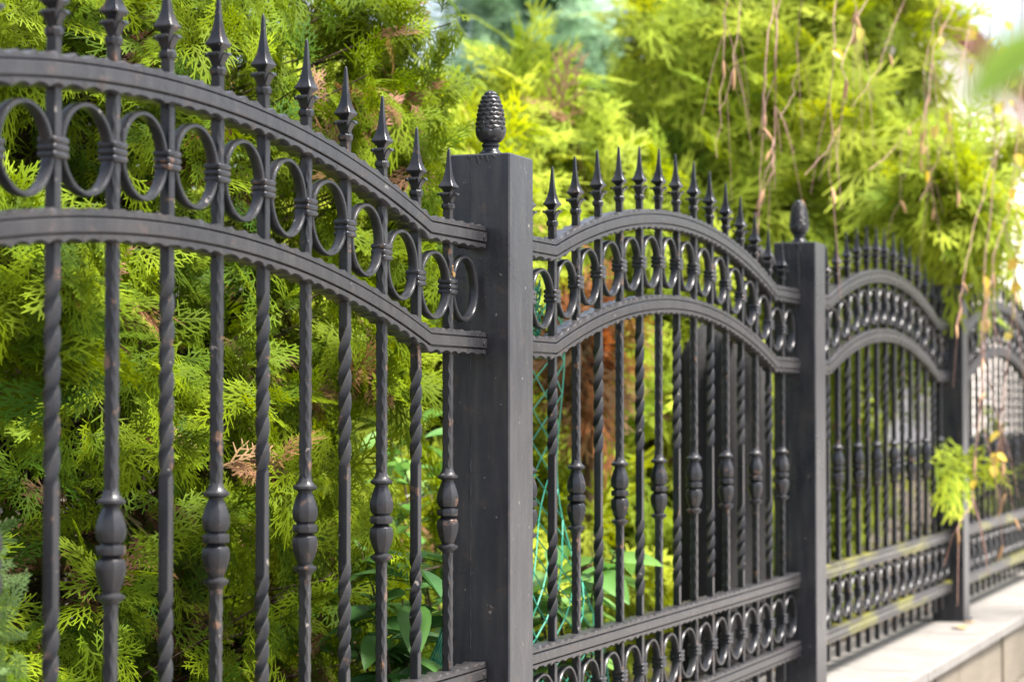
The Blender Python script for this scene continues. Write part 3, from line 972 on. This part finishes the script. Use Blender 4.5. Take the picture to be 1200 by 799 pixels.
def shrub(label, x, y, stems, seed, hgt, spread, mat, size=1.0, nleaf=9, toward=(0, -1)):
    r = random.Random(seed)
    root = empty('broadleaf_shrub', (x, y, 0.47)); tag(root, label, 'shrub')
    for s in range(stems):
        a = r.uniform(0, 6.28)
        h = hgt * r.uniform(.6, 1.05)
        ex, ey = spread * math.cos(a) * r.uniform(.4, 1), spread * math.sin(a) * r.uniform(.4, 1)
        pts = [np.array([.1 * ex, .1 * ey, 0]), np.array([.4 * ex, .4 * ey, h * .5]), np.array([.8 * ex, .8 * ey, h * .85]), np.array([ex * 1.1, ey * 1.1, h])]
        b = MB(); b.tube(pts, [.004, .003, .0022, .0012], 5)
        link('stem', b.mesh('stem', 60), M['dark_bark'], root)
        for k in range(nleaf):
            t = 0.30 + 0.70 * (k + r.random() * .6) / nleaf
            i = min(int(t * 3), 2); f = min(t * 3 - i, 1)
            p = pts[i] * (1 - f) + pts[i + 1] * f
            az = k * 2.4 + r.uniform(-.4, .4)
            o = link('leaf', LEAVES[r.randrange(3)], M['shrub_leaf'] if mat == 0 else M['shrub_leaf_dark'], root, tuple(p), (r.uniform(-.5, .5), r.uniform(-.5, .35), az))
            sc = size * r.uniform(.75, 1.25); o.scale = (sc, sc, sc)
    return root
# leaves share meshes, so the material is set per object
def shrub_mats(root, mat):
    for ch in root.children:
        if ch.name.startswith('leaf'):
            ch.material_slots[0].link = 'OBJECT'; ch.material_slots[0].material = mat
s1 = shrub('bright broad-leaved shrub pushing through the panel beside the green net', 3.95, 0.15, 8, 5, 0.50, 0.11, 0, 1.45, 9)
shrub_mats(s1, M['shrub_leaf'])
p = ray_at(500, 700, 0.20)
s2 = shrub('dark glossy broad-leaved shrub beside the post, behind the thuja panel', float(p[0]), 0.22, 9, 8, 0.50, 0.12, 1, 1.5, 9)
shrub_mats(s2, M['shrub_leaf_dark'])
s3 = shrub('pale green broad-leaved shrub rising behind the netting and the post', 4.25, 0.52, 8, 15, 0.75, 0.16, 0, 1.3, 10)
shrub_mats(s3, M['shrub_leaf'])

# ------------------------------------------------------------------ green plastic net
def net(label, fn, nu, nv, rad=0.0016):
    """diamond netting: fn(s, t) gives a point, s and t from 0 to 1"""
    root = empty('green_net', fn(0.5, 0.0)); tag(root, label, 'net')
    off = np.array(root.location)
    b = MB()
    for i in range(nu + 1):
        for sg in (1, -1):
            pts = []
            for k in range(nv + 1):
                s = (i + sg * (0.5 if k % 2 else 0.0)) / nu
                pts.append(np.array(fn(min(max(s, 0), 1), k / nv)) - off)
            b.tube(pts, rad, 4, False)
    link('mesh', b.mesh('mesh', 60), M['net'], root)
    return root
nr = random.Random(2)
ph = [nr.uniform(0, 6) for _ in range(8)]
def net_a(s, t):      # hangs behind the start of the second panel
    z = 0.50 + 0.90 * t
    x = 3.48 + 0.46 * s * (1 - .45 * t)
    y = 0.10 + 0.03 * math.sin(5 * s + ph[0]) + 0.025 * math.sin(9 * t + ph[1] + 3 * s) + .05 * t * s
    return (x, y, z)
na = net('green plastic net hanging behind the panel beside the post', net_a, 7, 32)
def net_b(s, t):      # slack piece leaning on the other side of the post
    z = 0.50 + 0.60 * t
    x = 3.40 + 0.16 * (s - .5) * (1 - .7 * t)
    y = 0.11 + 0.12 * s * (1 - .75 * t) + 0.09 * (1 - t) + 0.02 * math.sin(7 * t + ph[2])
    return (x, y, z)
net('slack green plastic net leaning behind the post beside the dark shrub', net_b, 8, 20)
# the knot tied round the first bar of the second panel
kp = np.array([3.425, 0.022, ZC + 0.155])
b = MB()
for k in range(16):
    pts = []
    a0 = nr.uniform(0, 6.28)
    for q in range(9):
        t = q / 8
        a = a0 + t * nr.uniform(4, 8)
        pts.append((0.022 * math.cos(a) * (1 - .3 * t) + nr.uniform(-.01, .01), 0.012 + 0.014 * math.sin(a), (0.5 - t) * 0.085 + nr.uniform(-.012, .012)))
    b.tube(pts, 0.0012, 4, False)
link('knot', b.mesh('knot', 60), M['net'], na, tuple(kp - np.array(na.location)))

# ------------------------------------------------------------------ black wrapped bundle behind the second panel
root = empty('wrapped_bundle', tuple(ray_at(850, 560, .30) * np.array([1, 1, 0]) + np.array([0, 0, .47])))
tag(root, 'black wrapped bundle standing behind the iron panel beside the post with the drip', 'bundle')
b = MB(); rings = []
for i in range(22):
    t = i / 21
    z = 0.95 * t
    rr = []
    for q in range(40):
        a = 2 * math.pi * q / 40
        k = 0.155 - .01 * t + 0.014 * math.sin(7 * a + 2 * t) + 0.008 * math.sin(13 * a - 5 * t)
        if t > .92: k *= 1 - (t - .92) * 6
        rr.append((k * 1.05 * math.cos(a), k * .7 * math.sin(a), z))
    rings.append(rr)
b.loft(rings)
link('cover', b.mesh('cover', 60), M['tarp'], root)
e1 = ray_at(880, 296, .06) - np.array(root.location); e2 = ray_at(909, 316, .06) - np.array(root.location)
b = MB(); b.tube([(0, 0, .93), (e2 + (0, .05, -.03)) * .5 + np.array([0, 0, .4]), e2 + np.array([0.0, .03, -.02]), e2, (e1 + e2) / 2 + np.array([0, 0, .006]), e1], [.02, .018, .017, .018, .02, .021], 12)
link('neck', b.mesh('neck', 60), M['tarp'], root)

# ------------------------------------------------------------------ weeping birch: trunk out of view, its twigs hang over the fence
BX, BY = 7.6, -1.25
root = empty('weeping_birch', (BX, BY, 0.0))
tag(root, 'weeping birch whose bare reddish twigs with yellow leaves hang over the fence', 'tree')
off = np.array([BX, BY, 0.0])
b = MB(); b.tube([(0, 0, -.02), (.03, .02, 1.2), (0, .1, 2.3), (-.1, .3, 3.3), (-.2, .5, 4.6)], [.085, .075, .06, .045, .02], 12)
link('trunk', b.mesh('trunk', 60), M['bark'], root)
LIMBS = []
for (ex, ey, ez, z0) in ((-2.6, 1.25, 3.0, 2.4), (-1.5, 1.35, 3.05, 2.6), (-.6, 1.4, 3.1, 2.8), (.6, 1.5, 3.0, 2.9)):
    st = np.array([-.02, .12, z0]); en = np.array([ex, ey, ez])
    pts = [st + (en - st) * t + np.array([0, 0, .45 * math.sin(math.pi * t)]) for t in np.linspace(0, 1, 9)]
    LIMBS.append(pts)
    b = MB(); b.tube(pts, list(np.linspace(.03, .008, 9)), 7)
    link('limb', b.mesh('limb', 60), M['bark'], root)
bl = leaf_mesh(.036, .028, .3, .15, 6)
cat_b = MB(); cat_b.tube([(0, 0, 0), (.004, 0, -.010), (.007, 0, -.022), (.009, 0, -.034)], [.0012, .0034, .0036, .0012], 7)
CATK = cat_b.mesh('catkin', 60)
r3 = random.Random(9)
def strand(pxs, Y, r0=0.0022, leaves=1, cats=3, side=2):
    """a hanging twig through places in view, continued up to the nearest limb"""
    pts = [ray_at(x, y, Y + r3.uniform(-.02, .02)) - off for x, y in pxs]
    top = pts[0]
    if top[2] > 1.9 or pxs[0][1] <= 10:
        allp = [q for l in LIMBS for q in l[3:]]
        tgt = min(allp, key=lambda q: np.hypot(q[0] - top[0], q[1] - top[1]) + .3 * abs(q[2] - top[2]))
        pts = [tgt, (tgt + top) / 2 + np.array([0, 0, .15 * (tgt[2] - top[2])])] + pts
    # densify with a little waviness
    P = []
    for i in range(len(pts) - 1):
        for k in range(5):
            t = k / 5
            P.append(pts[i] * (1 - t) + pts[i + 1] * t + np.array([r3.uniform(-.006, .006), r3.uniform(-.006, .006), 0]))
    P.append(pts[-1])
    b = MB(); b.tube(P, list(np.linspace(r0 * .85, r0 * .35, len(P))), 5)
    for k in range(side * 2 + 1):
        q = P[r3.randrange(len(P) // 2, len(P) - 1)]
        d = np.array([r3.uniform(-.06, .06), r3.uniform(-.05, .05), -r3.uniform(.10, .3)])
        b.tube([q, q + d * .5 + np.array([0, 0, .02]), q + d], [r0 * .45, r0 * .4, r0 * .25], 4)
        P.append(q + d)
    link('hanging_twig', b.mesh('hanging_twig', 60), M['twig'], root)
    n = len(P)
    for k in range(leaves):
        q = P[r3.randrange(n // 3, n)]
        o = link('leaf', bl, M['birch_leaf'], root, tuple(q), (r3.uniform(-1, 1), r3.uniform(.5, 1.4), r3.uniform(0, 6.28)))
        s = r3.uniform(.8, 1.3); o.scale = (s, s, s)
    for k in range(cats):
        q = P[n - 1 - r3.randrange(0, max(2, n // 2))]
        o = link('catkin', CATK, M['catkin'], root, tuple(q), (r3.uniform(-.4, .4), r3.uniform(-.4, .4), r3.uniform(0, 6.28)))
        s = r3.uniform(.9, 1.5); o.scale = (s, s, s)
strand([(850, 0), (846, 90), (840, 185)], .15, .0022, 0, 1, 1)
strand([(868, 0), (860, 80), (842, 130)], .12, .0016, 0, 1, 1)
strand([(912, 0), (906, 70), (910, 160), (904, 200), (886, 255)], .12, .0030, 0, 2, 3)
strand([(906, 0), (900, 60), (893, 150), (888, 285)], .10, .0026, 0, 2, 1)
strand([(938, 0), (935, 60), (930, 110), (915, 140)], .10, .0018, 0, 1, 1)
strand([(978, 0), (975, 60), (974, 140), (972, 240)], .0, .0026, 1, 1, 1)
strand([(1015, 0), (988, 75), (992, 105), (982, 160), (943, 205)], .0, .0022, 1, 1, 1)
strand([(1060, 0), (1030, 80), (1000, 125)], .0, .0018, 1, 1, 1)
strand([(1120, 0), (1095, 55), (1080, 150), (1078, 165)], -.05, .0026, 2, 4, 3)
strand([(1100, 0), (1085, 70), (1082, 130), (1085, 200)], -.05, .0020, 2, 4, 3)
strand([(1140, 0), (1118, 130), (1108, 160), (1078, 235)], -.05, .0026, 1, 3, 2)
strand([(1150, 0), (1135, 60), (1140, 82)], -.05, .002, 4, 3, 3)
strand([(1190, 0), (1175, 140), (1158, 260), (1150, 420), (1146, 520), (1140, 590), (1122, 622)], -.24, .0030, 2, 4, 2)
strand([(1200, 60), (1190, 180), (1182, 250), (1165, 300), (1152, 400), (1152, 500)], -.24, .0024, 5, 4, 3)
strand([(1165, 180), (1142, 270), (1130, 330), (1121, 380)], -.22, .0022, 0, 3, 0)
strand([(1198, 80), (1195, 200), (1190, 330), (1175, 480), (1165, 545)], -.22, .0024, 9, 5, 4)
strand([(1100, 30), (1130, 36), (1165, 42), (1180, 58)], -.05, .0028, 5, 2, 3)
strand([(1195, 20), (1192, 110), (1194, 160), (1186, 210)], -.02, .0016, 15, 2, 4)
strand([(1180, 10), (1172, 50), (1168, 90)], .0, .0016, 12, 1, 3)
strand([(1000, 0), (1003, 20), (1006, 50)], .0, .0016, 1, 3, 2)
strand([(1020, 200), (1050, 170), (1062, 150), (1090, 130)], .05, .0016, 0, 2, 1)

# ------------------------------------------------------------------ young street tree beside the photographer: one leaf reaches into view
root = empty('street_sapling', (1.45, -1.75, 0.0))
tag(root, 'young sapling whose single long green leaf dips in close beside the twigs', 'sapling')
off2 = np.array(root.location)
def cam_pt(px, py, Z):
    dx = (px - 600) / FPX; dy = (399.5 - py) / FPX
    fw = np.array([math.cos(YAW), math.sin(YAW), 0.0]); rt_ = np.array([math.sin(YAW), -math.cos(YAW), 0.0]); up = np.array([0, 0, 1.0])
    f2 = fw * math.cos(PITCH) + up * math.sin(PITCH); u2 = up * math.cos(PITCH) - fw * math.sin(PITCH)
    return np.array([0, -CAM_D, ZC]) + (f2 + dx * rt_ + dy * u2) * Z
tipp = cam_pt(1115, 118, 0.66); basep = cam_pt(1240, 55, 0.64)
b = MB(); b.tube([(0, 0, -.02), (.01, 0, .7), (-.02, .03, 1.3), (-.02, .05, 1.8)], [.014, .012, .009, .004], 8)
link('trunk', b.mesh('trunk', 60), M['bark'], root)
b = MB(); b.tube([np.array([-.015, .03, 1.25]), (np.array([-.015, .03, 1.25]) + basep - off2) / 2 + np.array([0, 0, .06]), basep - off2], [.006, .004, .002], 6)
link('branch', b.mesh('branch', 60), M['bark'], root)
d = tipp - basep; Lf = float(np.linalg.norm(d))
me = leaf_mesh(Lf, 0.024, .35, .12, 10)
o = link('leaf', me, M['near_leaf'], root)
x_ax = unit(d); view = unit(basep - np.array([0, -CAM_D, ZC])); z_ax = unit(-view + np.array([0, 0, .9]) - x_ax * ((-view + np.array([0, 0, .9])) @ x_ax)); y_ax = np.cross(z_ax, x_ax)
o.matrix_basis = Matrix(((x_ax[0], y_ax[0], z_ax[0], (basep - off2)[0]), (x_ax[1], y_ax[1], z_ax[1], (basep - off2)[1]), (x_ax[2], y_ax[2], z_ax[2], (basep - off2)[2]), (0, 0, 0, 1)))

# ------------------------------------------------------------------ fallen leaves on the coping
for (px, py, rz, s, lab) in ((1128, 738, .4, 1.5, 'pale fallen leaf lying on the coping stone at the post foot'), (1128, 716, 2.0, 1.1, 'orange fallen leaf against the foot of the post'),
                             (1142, 731, 1.2, .8, 'small brown fallen leaf between the two larger ones')):
    # meet the coping's top
    lo, hi = -0.18, 0.1
    for _ in range(40):
        mid = (lo + hi) / 2
        if ray_at(px, py, mid)[2] > COPING_Z: lo, hi = mid, hi
        else: lo, hi = lo, mid
    q = ray_at(px, py, (lo + hi) / 2)
    o = link('fallen_leaf', leaf_mesh(.05, .03, .35, .05, 6), M['fallen'], None, (float(q[0]), float(q[1]), COPING_Z + .004), (.1, -.08, rz))
    o.scale = (s, s, s)
    tag(o, lab, 'leaf')
q = ray_at(533, 318, -.012)
o = link('dry_sprig', leaf_mesh(.016, .006, .3, .2, 5), M['fallen'], None, (float(q[0]), -.009, float(q[2])), (.3, .5, .3))
tag(o, 'dry yellow sprig caught on the last ring beside the post', 'sprig')

# ------------------------------------------------------------------ pale house far behind
root = empty('pale_house', (33, 8.7, 0.0))
tag(root, 'pale rendered house far behind the hedge and the last panel', 'house')
b = MB(); b.box(-7, 7, -5.2, -2.9, -.02, 5.6)
link('wall', b.mesh('wall'), M['house'], root)
b = MB(); b.add([(-7.4, -5.6, 5.6), (7.4, -5.6, 5.6), (7.4, -2.5, 5.6), (-7.4, -2.5, 5.6), (-7.4, -4.05, 6.9), (7.4, -4.05, 6.9)], [(0, 1, 5, 4), (2, 3, 4, 5), (0, 4, 3), (1, 2, 5), (0, 3, 2, 1)])
link('roof', b.mesh('roof'), M['roof'], root)
for (x, z) in ((3.4, 1.2), (5.2, 1.2), (1.0, 3.8), (3.4, 3.8), (5.2, 3.8)):
    b = MB(); b.box(x, x + 1.3, -5.26, -5.205, z, z + 1.4)
    w_ = link('window', b.mesh('window'), M['frame'], root)
    for q in (0, 1):
        b = MB(); b.box(x + .08 + q * .6, x + .62 + q * .6, -5.275, -5.265, z + .08, z + 1.32)
        link('pane', b.mesh('pane'), M['glass'], w_)
